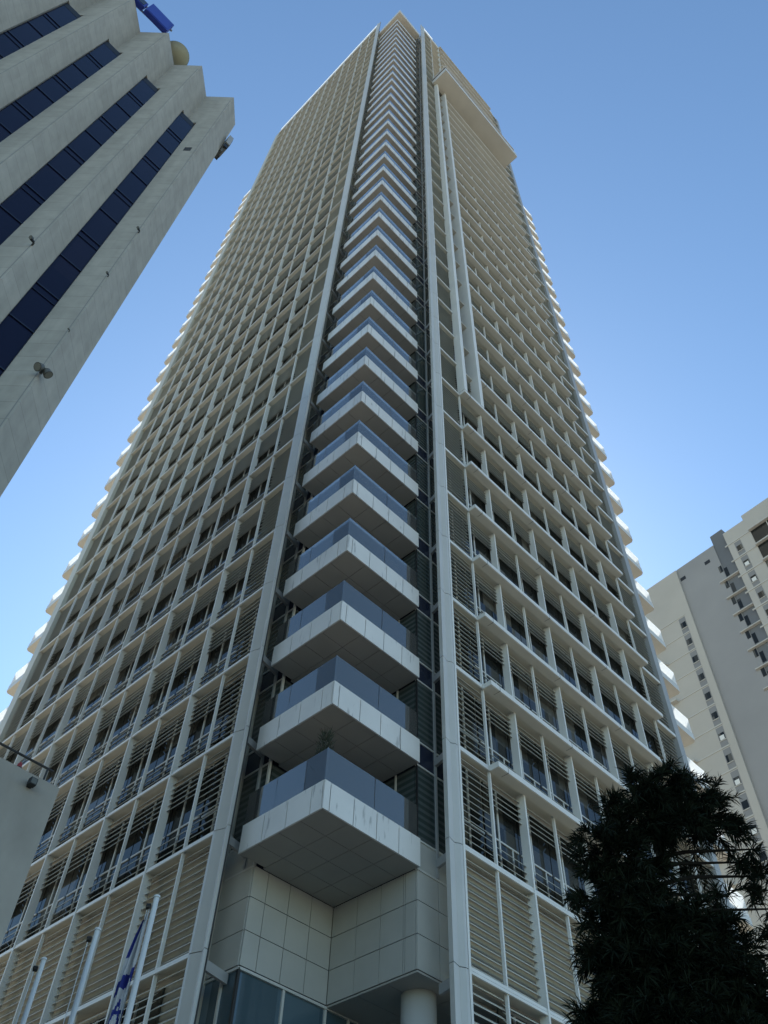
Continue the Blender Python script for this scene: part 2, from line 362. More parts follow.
# ---- bays: windows and louvre screens
def blades(b, left, a0, a1, z0, z1, step, d0=0.18, d1=0.30, mt=None):
    mt = mt or M['louvre']; z = z0
    while z < z1:
        n = len(b.v)
        if left: b.box(XL+d0, XL+d1, a0, a1, z, z+0.018, mt)
        else: b.box(a0, a1, YR+d0, YR+d1, z, z+0.018, mt)
        # tilt: outer edge lower
        for q in range(n, n+8):
            x, y, zz = b.v[q]; dd = (x-XL if left else y-YR); b.v[q] = (x, y, zz + (dd-d0)*0.9)
        z += step
def bx(b, left, a0, a1, d0, d1, z0, z1, mt):
    if left: b.box(XL+d0, XL+d1, a0, a1, z0, z1, mt)
    else: b.box(a0, a1, YR+d0, YR+d1, z0, z1, mt)
def window_frame(b, left, a0, a1, z):
    i_ = round((z-15.52)/FH)
    w0, w1 = a0+0.02, a1-0.02
    fr = M['frame']; zb, zt = z+0.2, z+3.3
    c = w0+(w1-w0)*(0.62 if left else 0.38); bx(b, left, c-0.034, c+0.034, GD-0.06, GD, zb, zt, fr)
    for zz, t in ((z+1.42, 0.028), (zt-0.03, 0.03), (zb+0.03, 0.03)): bx(b, left, w0, w1, GD-0.055, GD-0.004, zz-t, zz+t, fr)
    c = w0+(w1-w0)*(0.25 if left else 0.80); bx(b, left, c-0.024, c+0.024, GD-0.05, GD-0.006, zb, z+1.42, fr)
    blades(b, left, a0-0.03, a1+0.03, ((z+2.2 if i_ < 6 else z+1.75) if left else z+2.4), z+3.34, 0.20)
    blades(b, left, a0-0.03, a1+0.03, z+0.2, z+0.98, 0.235)
def window_pane(b, left, a0, a1, z): bx(b, left, a0-0.03, a1+0.03, GD-0.02, GD+0.05, z+0.2, z+3.3, M['pane'])
def screen(b, left, a0, a1, z, i):
    d0, d1 = (0.16, 0.30)
    blades(b, left, a0-0.03, a1+0.03, z+0.26, z+3.36, 0.235, d0, d1)
    if i >= 0 and i < 14:
        c = (a0+a1)/2; bx(b, left, c-0.035, c+0.035, GD-0.06, GD, z+0.3, z+3.3, M['frame']); bx(b, left, a0, a1, GD-0.05, GD-0.004, z+1.3, z+1.37, M['frame'])
        bx(b, left, a0+0.04, a1-0.04, GD-0.02, GD+0.05, z+0.3, z+3.3, M['pane'])
baysL = sorted([L0]+thickL+thinL+[L1]); baysR = sorted([R0x]+thickR+thinR+[R1x])
bays = []
for left, bb in ((True, baysL), (False, baysR)):
    for k, (a0, a1) in enumerate(zip(bb, bb[1:])):
        for i in range(-3, TOPF):
            lv = k == 0 or k == len(bb)-2 or i == -1
            if not left and i > 8 and a0 < 21.4 and k in (1,): continue
            z = Z(i)
            P = [(XL if left else a, a if left else YR, zz) for a, zz in ((a0, z), (a1, z), (a1, z+FH), (a0, z+FH))]
            pr = [project(p) for p in P]; area = 0
            if all(pr):
                area = abs(sum(pr[q][0]*pr[(q+1) % 4][1]-pr[(q+1) % 4][0]*pr[q][1] for q in range(4)))/2
                cx = sum(p[0] for p in pr)/4; cy = sum(p[1] for p in pr)/4
                if not (0 < cx < 768 and 0 < cy < 1024): area *= 0.05
                if cx < 55 and cy > 790: area *= 0.05
                if cx > 575 and cy > 770: area *= 0.1
            bays.append((area, left, a0, a1, z, i, lv))
bays.sort(key=lambda q: -q[0])
nw = nl = 0; sw, sp, sn = MB(), MB(), MB()
for area, left, a0, a1, z, i, lv in bays:
    e = 0.055
    if lv:
        if nl < 99:
            b = MB(); screen(b, left, a0+e, a1-e, z, i); tb(b, 'louvre_screen'); nl += 1
        else: screen(sn, left, a0+e, a1-e, z, i)
    else:
        if nw < 99:
            b = MB(); window_frame(b, left, a0+e, a1-e, z); o = tb(b, 'window'); nw += 1
            b = MB(); window_pane(b, left, a0+e, a1-e, z); b.build('pane', o, TB)
        else:
            window_frame(sw, left, a0+e, a1-e, z); window_pane(sw, left, a0+e, a1-e, z)
tag(tb(sw, 'window'), kind='stuff'); tag(tb(sn, 'louvre_screen'), kind='stuff')
# ventilation grille in the blank service floor
b = MB()
for q in range(16): b.box(20.62+q*0.05, 20.635+q*0.05, YR+0.62, YR+0.68, Z(-1)+0.5, Z(-1)+2.3, M['black'])
for q in range(30): b.box(20.6, 21.42, YR+0.625, YR+0.675, Z(-1)+0.5+q*0.06, Z(-1)+0.515+q*0.06, M['black'])
b.box(20.6, 21.42, YR+0.7, YR+0.735, Z(-1)+0.48, Z(-1)+2.32, M['fixture']); tb(b, 'vent_grille')

# ---- corner glazing behind the balconies
def BZ(k): return 14.76 + FH*k
NB = 37
for name, q in (('right', 0), ('left', 1)):
    b = MB(); f = MB(); s = b
    for k in range(NB+1):
        z = BZ(k)
        if not q:
            b.box(17.10, 18.5, 15.50, 15.58, z+0.92, z+FH-0.02, M['curtain']); s.box(17.10, 18.5, 15.505, 15.585, z+0.02, z+0.9, M['spandrel'])
            b.box(17.105, 17.18, 15.60, 18.82, z+0.92, z+FH-0.02, M['curtain']); s.box(17.106, 17.18, 15.60, 18.82, z+0.02, z+0.9, M['spandrel'])
            for zz in (z, z+0.91): f.box(17.08, 18.5, 15.47, 15.56, zz-0.03, zz+0.03, M['frame'])
            for yy in (16.4, 17.5): f.box(17.07, 17.14, yy-0.03, yy+0.03, z+0.9, z+FH, M['frame'])
        else:
            b.box(13.95, 14.03, 18.92, 20.2, z+0.92, z+FH-0.02, M['curtain']); s.box(13.955, 14.035, 18.92, 20.2, z+0.02, z+0.9, M['spandrel'])
            b.box(14.05, 17.0, 18.905, 18.98, z+0.92, z+FH-0.02, M['curtain']); s.box(14.05, 17.0, 18.906, 18.98, z+0.02, z+0.9, M['spandrel'])
            for zz in (z, z+0.91): f.box(13.92, 14.0, 18.9, 20.2, zz-0.03, zz+0.03, M['frame'])
            for xx in (14.9, 16.0): f.box(xx-0.03, xx+0.03, 18.87, 18.94, z+0.9, z+FH, M['frame'])
    if not q:
        f.box(17.92, 18.0, 15.44, 15.54, 14.8, 148, M['grey']); f.box(17.08, 17.13, 15.475, 15.525, 14.8, 148, M['black'])
    else:
        f.box(13.88, 13.98, 19.3, 19.38, 14.8, 148, M['grey']); f.box(13.9, 13.98, 18.87, 18.95, 14.8, 148, M['frame'])
    o = tb(b, 'corner_glazing'); f.build('mullion_frame', o, TB)

# ---- near corner balconies
TX, TY, BX, BY = 13.22, 15.35, 17.09, 18.89
def balcony_mesh():
    b = MB(); wm = M['fascia']
    b.box(TX+0.05, BX-0.02, TY+0.05, BY-0.12, 0.02, 0.80, M['seam'])
    # soffit panels
    nx, ny = 4, 4
    for a in range(nx):
        for c in range(ny):
            x0 = TX+0.06+(BX-TX-0.08)*a/nx; x1 = TX+0.06+(BX-TX-0.08)*(a+1)/nx; y0 = TY+0.06+(BY-TY-0.08)*c/ny; y1 = TY+0.06+(BY-TY-0.08)*(c+1)/ny-(0.1 if a == 0 and c == ny-1 else 0)
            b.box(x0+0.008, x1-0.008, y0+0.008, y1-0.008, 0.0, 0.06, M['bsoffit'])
    cuts = [TX, TX+0.24]+[TX+0.24+0.905*q for q in range(1, 4)]+[BX]
    for x0, x1 in zip(cuts, cuts[1:]): b.box(x0+0.015, x1-0.015, TY, TY+0.052, -0.01, 0.87, wm)
    cuts = [TY+0.056, TY+0.5]+[TY+0.5+0.98*q for q in range(1, 3)]+[BY-0.1]
    for y0, y1 in zip(cuts, cuts[1:]): b.box(TX, TX+0.052, y0+0.015, y1-0.015, -0.01, 0.87, wm)
    b.box(TX+0.01, BX-0.01, TY+0.01, BY-0.11, 0.80, 0.868, wm)
    return b
def railing_mesh():
    b = MB(); gm = M['rail']
    cuts = [TX+0.08, TX+2.0, BX-0.05]
    for x0, x1 in zip(cuts, cuts[1:]): b.box(x0+0.012, x1-0.012, TY+0.08, TY+0.096, 0.86, 1.98, gm)
    cuts = [TY+0.10, TY+0.95, TY+2.2, BY-0.05]
    for y0, y1 in zip(cuts, cuts[1:]): b.box(TX+0.08, TX+0.096, y0+0.012, y1-0.012, 0.86, 1.98, M['clear'] if y0 < TY+0.5 else gm)
    b.box(TX+0.07, TX+0.1, TY+0.07, TY+0.1, 0.86, 1.98, M['rail'])
    return b
off = Vector((0, 0, BZ(0)))
bal0 = balcony_mesh().build('balcony', tower, TB); bal0.location = off
r0_ = railing_mesh().build('glass_railing', bal0, TB)
for k in range(1, NB): clone(bal0, tower, off+Vector((0, 0, FH*k)))
# ---- balconies of the two far corners (frosted fronts)
def far_bal(x0, x1, y0, y1):
    b = MB()
    b.prism([(x0, y0), (x1-0.15, y0), (x1, y0+0.15), (x1, y1), (x0, y1)] if x0 > 20 else [(x0, y0), (x1, y0), (x1, y1), (x0+0.15, y1), (x0, y1-0.15)], 0, 0.45, M['white'], bottom=M['soffit'])
    return b
def far_rail(x0, x1, y0, y1):
    b = MB(); fm = M['frosted']
    if x0 > 20:
        b.box(x0, x1-0.16, y0+0.03, y0+0.05, 0.46, 1.5, fm); b.box(x1-0.05, x1-0.03, y0+0.16, y1, 0.46, 1.5, fm)
    else:
        b.box(x0+0.03, x0+0.05, y0, y1-0.16, 0.46, 1.5, fm); b.box(x0+0.16, x1, y1-0.05, y1-0.03, 0.46, 1.5, fm)
    return b
for args, n in (((36.2, 40.25, 15.4, 19.0), 30), ((13.12, 16.6, 42.3, 45.75), 33)):
    o = far_bal(*args).build('end_balcony', tower, TB); o.location = off; far_rail(*args).build('frosted_railing', o, TB)
    for k in range(1, n): clone(o, tower, off+Vector((0, 0, FH*k)))

# ---- roof slab over the balconies, parapet, roof screen, upper terrace
b = MB(); b.box(13.0, 17.3, 14.75, 19.3, 144.4, 146.0, M['white']); b.box(13.03, 17.2, 14.78, 19.2, 144.37, 144.4, M['soffit']); tb(b, 'roof_canopy')
b = MB(); b.box(XL, XL+0.3, L0, 42.0, 152.3, 153.4, M['fin']); b.box(R0x, 34.6, YR, YR+0.3, 152.3, 153.4, M['fin']); tb(b, 'parapet')
b = MB()
n = 9
for k in range(n):
    y0 = L0+(42.0-L0)*k/n; y1 = L0+(42.0-L0)*(k+1)/n; b.box(XL+0.05, XL+0.08, y0+0.03, y1-0.03, 153.4, 154.9, M['frosted'])
b.box(R0x, 20.2, YR+0.05, YR+0.08, 153.4, 154.9, M['frosted']); b.box(20.25, 34.5, YR+0.05, YR+0.08, 153.4, 154.6, M['rail'])
tb(b, 'roof_screen')
b = MB()
cx0, cx1, cy0 = 19.3, 33.45, 12.35
b.prism([(cx0, cy0+0.0), (cx1, cy0), (cx1, YR), (cx0, YR)], 119.7, 121.0, M['white'], bottom=M['soffit'])
b.box(cx0+0.1, cx1-0.1, cy0+0.12, cy0+0.16, 121.0, 122.1, M['spandrel']); b.box(cx0+0.1, cx0+0.14, cy0+0.16, YR, 121.0, 122.1, M['spandrel'])
b.box(cx0, cx1-0.3, cy0, cy0+0.18, 122.1, 122.35, M['fin']); b.box(cx0, cx0+0.2, cy0+0.18, YR, 122.1, 122.35, M['fin']); tb(b, 'upper_terrace')

# ---- clad base under the balconies, soffit, pillar, entrance glass
b = MB(); cm = M['cladding']
rows = [12.0, 12.93, 13.86, 14.775]
def panels(axis, fixed, depth, cuts, rows, out):
    for a0, a1 in zip(cuts, cuts[1:]):
        for z0, z1 in zip(rows, rows[1:]):
            if axis == 'x': b.box(a0+0.011, a1-0.011, fixed, fixed+depth, z0+0.011, z1-0.011, cm)
            else: b.box(fixed, fixed+depth, a0+0.011, a1-0.011, z0+0.011, z1-0.011, cm)
panels('x', 15.50, 0.06, [17.10, 18.0, 18.7], rows+[15.66], 0)
panels('y', 17.10, 0.06, [15.565, 15.95, 16.02, 16.9, 17.86, 18.90], rows, 0)
panels('x', 18.90, 0.06, [13.95, 14.5, 15.35, 16.22, 17.095], rows, 0)
panels('y', 13.93, 0.06, [18.95, 20.3], rows+[15.66], 0)
b.box(17.13, 18.7, 15.53, 15.6, 12.01, 15.6, M['seam']); b.box(17.13, 17.2, 15.6, 18.9, 12.01, 14.74, M['seam']); b.box(13.98, 17.13, 18.93, 19.0, 12.01, 14.74, M['seam']); b.box(13.98, 14.05, 19.0, 20.2, 12.01, 15.6, M['seam'])
tb(b, 'base_cladding')
b = MB()
for x0, x1 in ((17.11, 18.9), (18.92, 20.8), (20.82, 22.6), (22.62, 24.4)):
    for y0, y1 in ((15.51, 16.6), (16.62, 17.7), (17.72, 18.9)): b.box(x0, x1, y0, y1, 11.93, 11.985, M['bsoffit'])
tb(b, 'soffit')
b = MB(); b.tube([(18.2, 16.45, 0), (18.2, 16.45, 11.95)], 0.48, M['white'], 40); o = tb(b, 'round_pillar', smooth=True)
b = MB(); f = MB()
b.box(13.99, 24.4, 18.95, 19.0, 0, 11.9, M['entrance']); b.box(13.98, 14.03, 19.0, 20.6, 0, 11.9, M['entrance'])
for x in (13.98, 15.55, 17.1, 18.0, 18.9, 20.4, 22.0): f.box(x-0.04, x+0.04, 18.9, 18.97, 0, 11.95, M['frame'] if x > 14 else M['black'])
f.box(13.93, 14.0, 19.52, 19.6, 0, 11.95, M['frame']); f.box(13.98, 24.4, 18.88, 18.96, 11.9, 11.97, M['frame']); f.box(13.93, 14.0, 18.9, 20.6, 11.9, 11.97, M['frame'])
for z in (4.2, 8.0): f.box(13.98, 24.4, 18.9, 18.965, z-0.05, z+0.05, M['frame'])
for z in (8.9, 9.5, 10.1, 10.7, 11.3): f.box(14.05, 14.2, 19.02, 20.6, z, z+0.03, M['louvre'])
o = tb(b, 'entrance_glazing'); f.build('mullion_frame', o, TB)

# ---- furniture on the lowest balcony
pl = empty('balcony_plant', (13.62, 15.95, BZ(0)+0.87), label='dark feathery potted plant at the outer corner of the lowest balcony', cat='plant')
b = MB(); b.tube([(0, 0, 0), (0, 0, 0.42)], [0.14, 0.2], M['pot'], 16); b.build('pot', pl)
b = MB()
for q in range(900):
    a = random.uniform(0, 6.28); h = random.uniform(0.42, 2.0); r = random.uniform(0.02, 0.26)*(1.1-abs(h-1.0)*0.5)
    p = Vector((r*math.cos(a), r*math.sin(a), h)); d = Vector((math.cos(a)*0.5, math.sin(a)*0.5, random.uniform(0.2, 1.1))).normalized()*random.uniform(0.12, 0.26)
    sd = d.cross(Vector((random.uniform(-1, 1), random.uniform(-1, 1), 0.3))).normalized()*0.014
    b.face([p-sd, p+sd, p+d], M['leafd'])
b.tube([(0, 0, 0.4), (0.02, 0.01, 1.0), (0, 0.03, 1.6)], [0.02, 0.015, 0.006], M['bark'], 6); b.build('foliage', pl)
lp = empty('drum_lamp', (14.5, 16.0, BZ(0)+0.87), label='white drum shaded lamp behind the glass of the lowest balcony', cat='lamp')
b = MB(); b.tube([(0, 0, 0), (0, 0, 0.03)], 0.16, M['pole'], 20); b.tube([(0, 0, 0.03), (0, 0, 0.95)], 0.018, M['pole'], 10); b.build('stand', lp)
b = MB(); b.tube([(0, 0, 0.86), (0, 0, 0.88), (0, 0, 1.2), (0, 0, 1.22)], [0.24, 0.25, 0.21, 0.19], M['shade'], 28); b.build('lamp_shade', lp, smooth=False)

# ================================================================== OFFICE BUILDING (left)
H0 = 41.6; P0x, P0y, PIT = 1.1, 11.5, 1.72
def oy(x): return 0.023*(1.1-x)
OB = (1.1, 11.5, 0)
office = empty('office_building', OB, label='stone office block with folded pier facade and dark blue ribbon windows', cat='office building')
NP = 7
upper = [(1.85, 26), (1.85, 12.3)]; lower = [(1.85, 26), (1.85, 12.3)]
ribbons = []
for k in range(NP):
    px = P0x-PIT*k; py = P0y+oy(px)
    upper.append((px, py)); lower.append((px, py))
    rx1 = 0.57-PIT*k; rx0 = -0.08-PIT*k
    upper.append((0.26-PIT*k, 12.32+oy(0.26-PIT*k)))
    yr = 12.02+oy(rx1)
    lower += [(rx1, yr), (rx1, yr+0.22), (rx0, yr+0.22), (rx0, yr)]
    ribbons.append((rx0, rx1, yr+0.10))
pe = P0x-PIT*NP; upper += [(pe, P0y+oy(pe)), (pe-1, 26)]; lower += [(pe, P0y+oy(pe)), (pe-1, 26)]
b = MB(); b.prism(lower, 0, 37.3, M['stone']); b.prism(upper, 37.3, H0, M['stone'])
b.build('wall', office, OB)
for rx0, rx1, yr in ribbons:
    b = MB(); b.box(rx0+0.01, rx1-0.01, yr, yr+0.08, 3, 36.85, M['navy']); b.box(rx0+0.01, rx1-0.01, yr-0.005, yr+0.08, 36.85, 37.29, M['black'])
    z = 36.85-1.9; big = True; fr = b
    while z > 3:
        fr.box(rx0+0.01, rx1-0.01, yr-0.03, yr-0.006, z-0.02, z+0.02, M['spandrel'])
        if big: fr.box(rx0+0.01, rx1-0.01, yr-0.025, yr-0.006, z-0.32, z-0.30, M['spandrel'])
        z -= 1.75; big = not big
    b.build('ribbon_window', office, OB)
for k in range(4):
    px = P0x-PIT*k; py = P0y+oy(px); u_ = 0.7071
    b = MB(); b.face([(px-0.05*u_, py+0.05*u_-0.004, 4), (px-0.075*u_, py+0.075*u_-0.004, 4), (px-0.075*u_, py+0.075*u_-0.004, H0-0.6), (px-0.05*u_, py+0.05*u_-0.004, H0-0.6)], M['winframe'])
    b.build('corner_joint', office, OB)
# put the vent on the left-facing flank of the first pier
bt = MB()
d = Vector((-0.707, -0.707, 0)); t_ = Vector((-0.707, 0.707, 0)); c = Vector((1.1, 11.5, 33.5))+t_*0.22+d*0.004
for q in range(4):
    p = c+Vector((0, 0, q*0.11)); bt.face([p, p+t_*0.26, p+t_*0.26+Vector((0, 0, 0.085)), p+Vector((0, 0, 0.085))], M['black'])
bt.build('vent', office, OB)

def on_flank(s, z, x=1.1, y=11.5, out=0.0): return Vector((x, y, z))+t_*s+d*out
# twin floodlight astride the prow of the nearest pier
fl = empty('twin_floodlight', (1.1, 11.5, 17.3), label='pair of grey floodlight heads on the sharp edge of the stone pier', cat='floodlight')
b = MB(); b.box(-0.03, 0.03, -0.09, 0.0, -0.03, 0.03, M['fixture']); b.tube([(0, -0.06, 0), (0, -0.16, 0.0)], 0.02, M['fixture'], 8); b.build('bracket', fl)
for sx in (-1, 1):
    b = MB(); a = Vector((sx*0.707, -0.707*0.2+0.1, 0)).normalized()
    base = Vector((sx*0.03, -0.13, 0.02)); tip = base+Vector((sx*0.10, -0.03, -0.13))
    b.tube([base, base+(tip-base)*0.25, tip], [0.05, 0.085, 0.10], M['fixture'], 14); b.build('lamp_head', fl)
    b = MB(); b.tube([tip, tip+(tip-base)*0.05], [0.078, 0.078], M['lens'], 14); b.build('lens', fl)
def small_fixture(loc, label, sc=1.0):
    o = empty('security_camera', loc, label=label, cat='camera', group='small dark fixtures on the stone piers')
    b = MB(); b.box(-0.02*sc, 0.02*sc, -0.06*sc, 0.04, -0.02*sc, 0.02*sc, M['fixture']); b.build('bracket', o)
    b = MB(); q = sc; b.tube([(-0.02*q, -0.06*q, 0.02), (-0.09*q, -0.11*q, -0.04*q)], [0.03*q, 0.035*q], M['black'], 10)
    b.tube([(-0.075*q, -0.1*q, 0.01*q), (-0.12*q, -0.13*q, -0.03*q)], [0.042*q, 0.045*q], M['fixture'], 10); b.build('housing', o)
    return o
small_fixture((1.09, 11.5, 25.4), 'small camera high on the nearest pier edge, below the vent slot', 0.9)
small_fixture((1.09, 11.5, 22.3), 'small camera on the nearest pier edge, midway between vent slot and floodlights', 0.7)
small_fixture((1.09, 11.5, 19.2), 'tiny camera on the nearest pier edge just above the twin floodlights', 0.45)
small_fixture((-0.64, 11.54, 21.2), 'camera on the second stone pier, between two blue ribbon windows', 1.1)
ac = empty('air_conditioner', (1.87, 12.0, 38.3), label='grey air conditioning unit hung on the outer side of the stone block near the roof', cat='air conditioner')
b = MB(); b.box(0, 0.2, 0.05, 0.85, 0.0, 1.0, M['grey']); b.build('casing', ac, bevel=0.02)
b = MB()
for q in range(12): b.box(0.202, 0.215, 0.1, 0.8, 0.08+q*0.07, 0.105+q*0.07, M['black'])
b.build('grille', ac)
b = MB(); b.box(0.0, 0.18, 0.1, 0.16, -0.4, -0.02, M['black']); b.box(0.0, 0.18, 0.7, 0.76, -0.4, -0.02, M['black']); b.box(0.0, 0.09, 0.2, 0.6, -0.8, -0.25, M['fixture']); b.build('bracket', ac)
# dish on the roof
dh = empty('satellite_dish', (-1.72, 11.95, 41.6), label='cream satellite dish standing behind the stone parapet beside the blue sign', cat='satellite dish')
b = MB(); b.tube([(0, 0.5, 0), (0, 0.5, 0.7)], 0.03, M['grey'], 8); b.build('mast', dh)
b = MB(); ax = Vector((0.15, 0.55, 0.8)).normalized(); u_ = ax.cross(Vector((0, 0, 1))).normalized(); v_ = ax.cross(u_)
cen = Vector((0, 0.25, 0.72)); b.v = [tuple(cen)]; b.mats = [M['dish']]
for q in range(1, 9):
    r = 0.58*q/8; h = 0.26*(q/8)**2
    b.v += [tuple(cen+ax*h+u_*r*math.cos(2*math.pi*s_/32)+v_*r*math.sin(2*math.pi*s_/32)) for s_ in range(32)]
for s_ in range(32): b.f.append((0, 1+s_, 1+(s_+1) % 32)); b.mi.append(0)
for q in range(7):
    for s_ in range(32):
        a_ = 1+q*32; b.f.append((a_+s_, a_+32+s_, a_+32+(s_+1) % 32, a_+(s_+1) % 32)); b.mi.append(0)
o = b.build('reflector', dh, smooth=True); sm = o.modifiers.new('solid', 'SOLIDIFY'); sm.thickness = 0.03
b = MB(); b.tube([cen-v_*0.55+ax*0.15, cen+ax*0.6], 0.012, M['grey'], 6); b.tube([cen+ax*0.55, cen+ax*0.68], 0.035, M['grey'], 10); b.build('feed_arm', dh)
# blue sign on the roof edge, seen obliquely from below
sg = empty('rooftop_sign', (-5.0, 11.6, 41.6), label='blue sign boards on a steel frame along the stone roof edge', cat='sign')
b = MB()
b.tube([(-0.5, 0.25, 0.35), (1.9, 0.15, 0.35)], 0.03, M['grey'], 6); b.tube([(-0.5, 0.25, 1.0), (1.9, 0.15, 1.0)], 0.03, M['grey'], 6)
for x in (-0.4, 0.7, 1.8): b.tube([(x, 0.3, 0), (x, 0.25, 1.2)], 0.03, M['grey'], 6); b.tube([(x, 0.9, 0), (x, 0.28, 0.9)], 0.025, M['grey'], 6)
b.build('frame', sg)
for x0, x1, z0, z1 in ((-0.35, 0.45, 0.1, 1.25), (0.50, 1.0, 0.1, 0.62), (1.05, 1.85, 0.1, 1.05)):
    b = MB(); b.box(x0, x1, 0.0, 0.14, z0, z1, M['sign']); b.box(x0+0.05, x1-0.05, -0.012, 0.0, z0+0.05, z1-0.05, M['spandrel'] if x1-x0 < 0.6 else M['sign']); b.build('sign_panel', sg, bevel=0.01)

# ================================================================== LOW CONCRETE ANNEX (bottom left)
AB = (3.85, 9.5, 0)
an = empty('concrete_annex', AB, label='low board marked concrete block with a dark pipe rail on its roof edge', cat='building')
b = MB(); b.box(-9, 3.85, 9.5, 11.3, 0, 7.87, M['concrete']); b.build('wall', an, AB)
b = MB()
for z in (2.2, 4.05, 5.9): b.box(-9, 3.845, 9.497, 9.51, z, z+0.015, M['seam'])
for x in (-3.0, -0.2, 2.55): b.box(x, x+0.012, 9.496, 9.51, 0, 7.86, M['seam'])
b.build('joint', an, AB)
b = MB(); b.tube([(-9, 9.62, 8.11), (3.74, 9.62, 8.11)], 0.016, M['black'], 8)
for x in (-6, -3.4, -0.8, 3.66): b.tube([(x, 9.62, 7.8), (x, 9.62, 8.11)], 0.013, M['black'], 8)
b.build('railing', an, AB)
o = empty('wall_spotlight', (3.47, 9.5, 7.72), label='small dark spotlight fixed near the top corner of the concrete block', cat='spotlight')
b = MB(); b.box(-0.03, 0.03, -0.05, 0.0, -0.04, 0.04, M['black']); b.build('bracket', o)
b = MB(); b.box(-0.05, 0.04, -0.12, -0.04, -0.045, 0.045, M['black']); b.box(-0.04, 0.03, -0.125, -0.12, -0.035, 0.035, M['fixture']); b.build('lamp_head', o, bevel=0.01)
o = empty('warning_beacon', (3.30, 9.6, 7.87), label='small red beacon on the roof edge of the concrete block', cat='beacon')
b = MB(); b.tube([(0, 0, 0), (0, 0, 0.05)], 0.045, M['black'], 12); b.build('base', o)
b = MB(); b.tube([(0, 0, 0.05), (0, 0, 0.10), (0, 0, 0.13)], [0.032, 0.03, 0.012], M['red'], 12); b.build('lens', o)

# ================================================================== FLAGPOLES
plab = ['white flagpole carrying the hanging blue and white flag', 'bare white flagpole between the flag and the outermost pole', 'bare white flagpole nearest the concrete block']
fp0 = None
for k in range(3):
    loc = (6.42, 10.95+1.5*k, 0)
    if k == 0:
        fp0 = empty('flagpole', loc)
        b = MB(); b.tube([(0, 0, 0), (0, 0, 4), (0, 0, 8.0)], [0.06, 0.05, 0.038], M['pole'], 14); b.build('pole', fp0)
        b = MB(); b.tube([(0, 0, 8.0), (0, 0, 8.03)], [0.05, 0.045], M['pole'], 14); b.build('cap', fp0)
        b = MB(); b.tube([(-0.045, 0.04, 7.86), (-0.085, 0.08, 7.86)], 0.045, M['black'], 10); b.tube([(-0.07, 0.07, 7.86), (-0.07, 0.07, 0.9)], 0.006, M['pole'], 5); b.build('pulley', fp0)
        o = fp0
    else:
        o = fp0.copy(); col.objects.link(o); o.location = loc
        for ch in fp0.children: c = ch.copy(); col.objects.link(c); c.parent = o
    tag(o, plab[k], 'flagpole', 'flagpoles in a row before the tower')
# limp flag: cloth hanging down the pole, stripes and six pointed star
b = MB(); NU, NV = 26, 90
sd = Vector((-0.715, 0.70, 0)); nr = Vector((-0.70, -0.715, 0))
def cloth(u, v):   # u across the hanging folds, v down
    wd = 0.06+0.25*min(1, v*1.15)**0.8
    fold = 0.05*math.sin(u*9+v*4)*min(1, v*2+0.2)+0.03*math.sin(u*17-v*7)
    return sd*(0.06+wd*u*(1+0.12*math.sin(v*8)))+nr*fold+Vector((0, 0, -0.12-2.35*v-0.22*u*(1-v)*1.0))
def star(s, t):
    for sg_ in (1, -1):
        e = max(sg_*t*1.0-0.5, *( (-sg_*t*0.5+ sx*s*0.866)-0.5 for sx in (1, -1)))
        if -0.17 < e < 0: return True
    return False
for iv in range(NV):
    for iu in range(NU):
        u = (iu+0.5)/NU; v = (iv+0.5)/NV
        blue = (u > 0.72-0.25*v and v < 0.24 and u > 0.62) or (0.335 < v-0.05*u < 0.415) or star((u-0.5)*2.3, (v-0.64)*6.4) or (v > 0.80 and u > 0.35 and v-0.25*u > 0.66)
        q = [cloth(iu/NU, iv/NV), cloth((iu+1)/NU, iv/NV), cloth((iu+1)/NU, (iv+1)/NV), cloth(iu/NU, (iv+1)/NV)]
        b.face(q, M['flagb'] if blue else M['flagw'])
fo = b.build('flag', smooth=True); fo.location = (6.42, 10.95, 7.95)
sg.scale = (1.38, 1.6, 1.4)
tag(fo, 'limp white flag with blue stripes and blue six pointed star hanging down its pole', 'flag')

# ================================================================== APARTMENT BLOCK (right)
ap = empty('apartment_block', (83.94, 0, 0), R(-5.71), label='far cream and grey rendered apartment block with slim window columns and balcony ledges', cat='apartment building')
b = MB()
b.box(0, 24, 28.75, 46, 0, 95.2, M['cream']); b.box(0.25, 24, 22.45, 28.75, 0, 95.4, M['greyr']); b.box(0.36, 24, 20.5, 22.45, 0, 97.3, M['slate'])
b.box(0.0, 22, 2, 20.5, 0, 95.9, M['cream']); b.box(0.05, 20, 2, 17.2, 95.9, 96.9, M['cream']); b.box(3, 20, 24, 40, 95.2, 97.2, M['greyr'])
b.build('wall', ap)
# window strip frames and openings
zf0 = 86.9; FA = 3.06
def strip(y0, y1, ztop, n, xface):
    for k in range(n):
        zt = ztop-FA*k
        f = MB(); f.box(xface-0.02, xface+0.1, y0, y1, zt-FA+0.02, zt-0.12, M['winframe'])
        o = f.build('window', ap)
        p = MB(); p.box(xface-0.05, xface+0.05, y0+0.12, y1-0.12, zt-1.95, zt-0.95, M['pane']); p.box(xface-0.09, xface+0.02, y0+0.05, y1-0.05, zt-2.03, zt-1.95, M['band'])
        if random.random() < 0.35: p.box(xface-0.06, xface, y0+0.2, y1-0.2, zt-1.9, zt-1.3, M['shade'])
        p.build('pane', o)
strip(29.75, 30.75, 86.8, 20, 0.0)
strip(18.6, 19.6, 93.2, 22, 0.0)
for k in range(22):
    z = 86.95-FA*k
    b = MB(); b.box(-0.06, 0.02, 29.7, 34.2, z-0.08, z+0.08, M['band']); b.box(-0.7, 0.0, 34.2, 37, z-0.12, z+0.1, M['band']); b.build('string_course', ap)
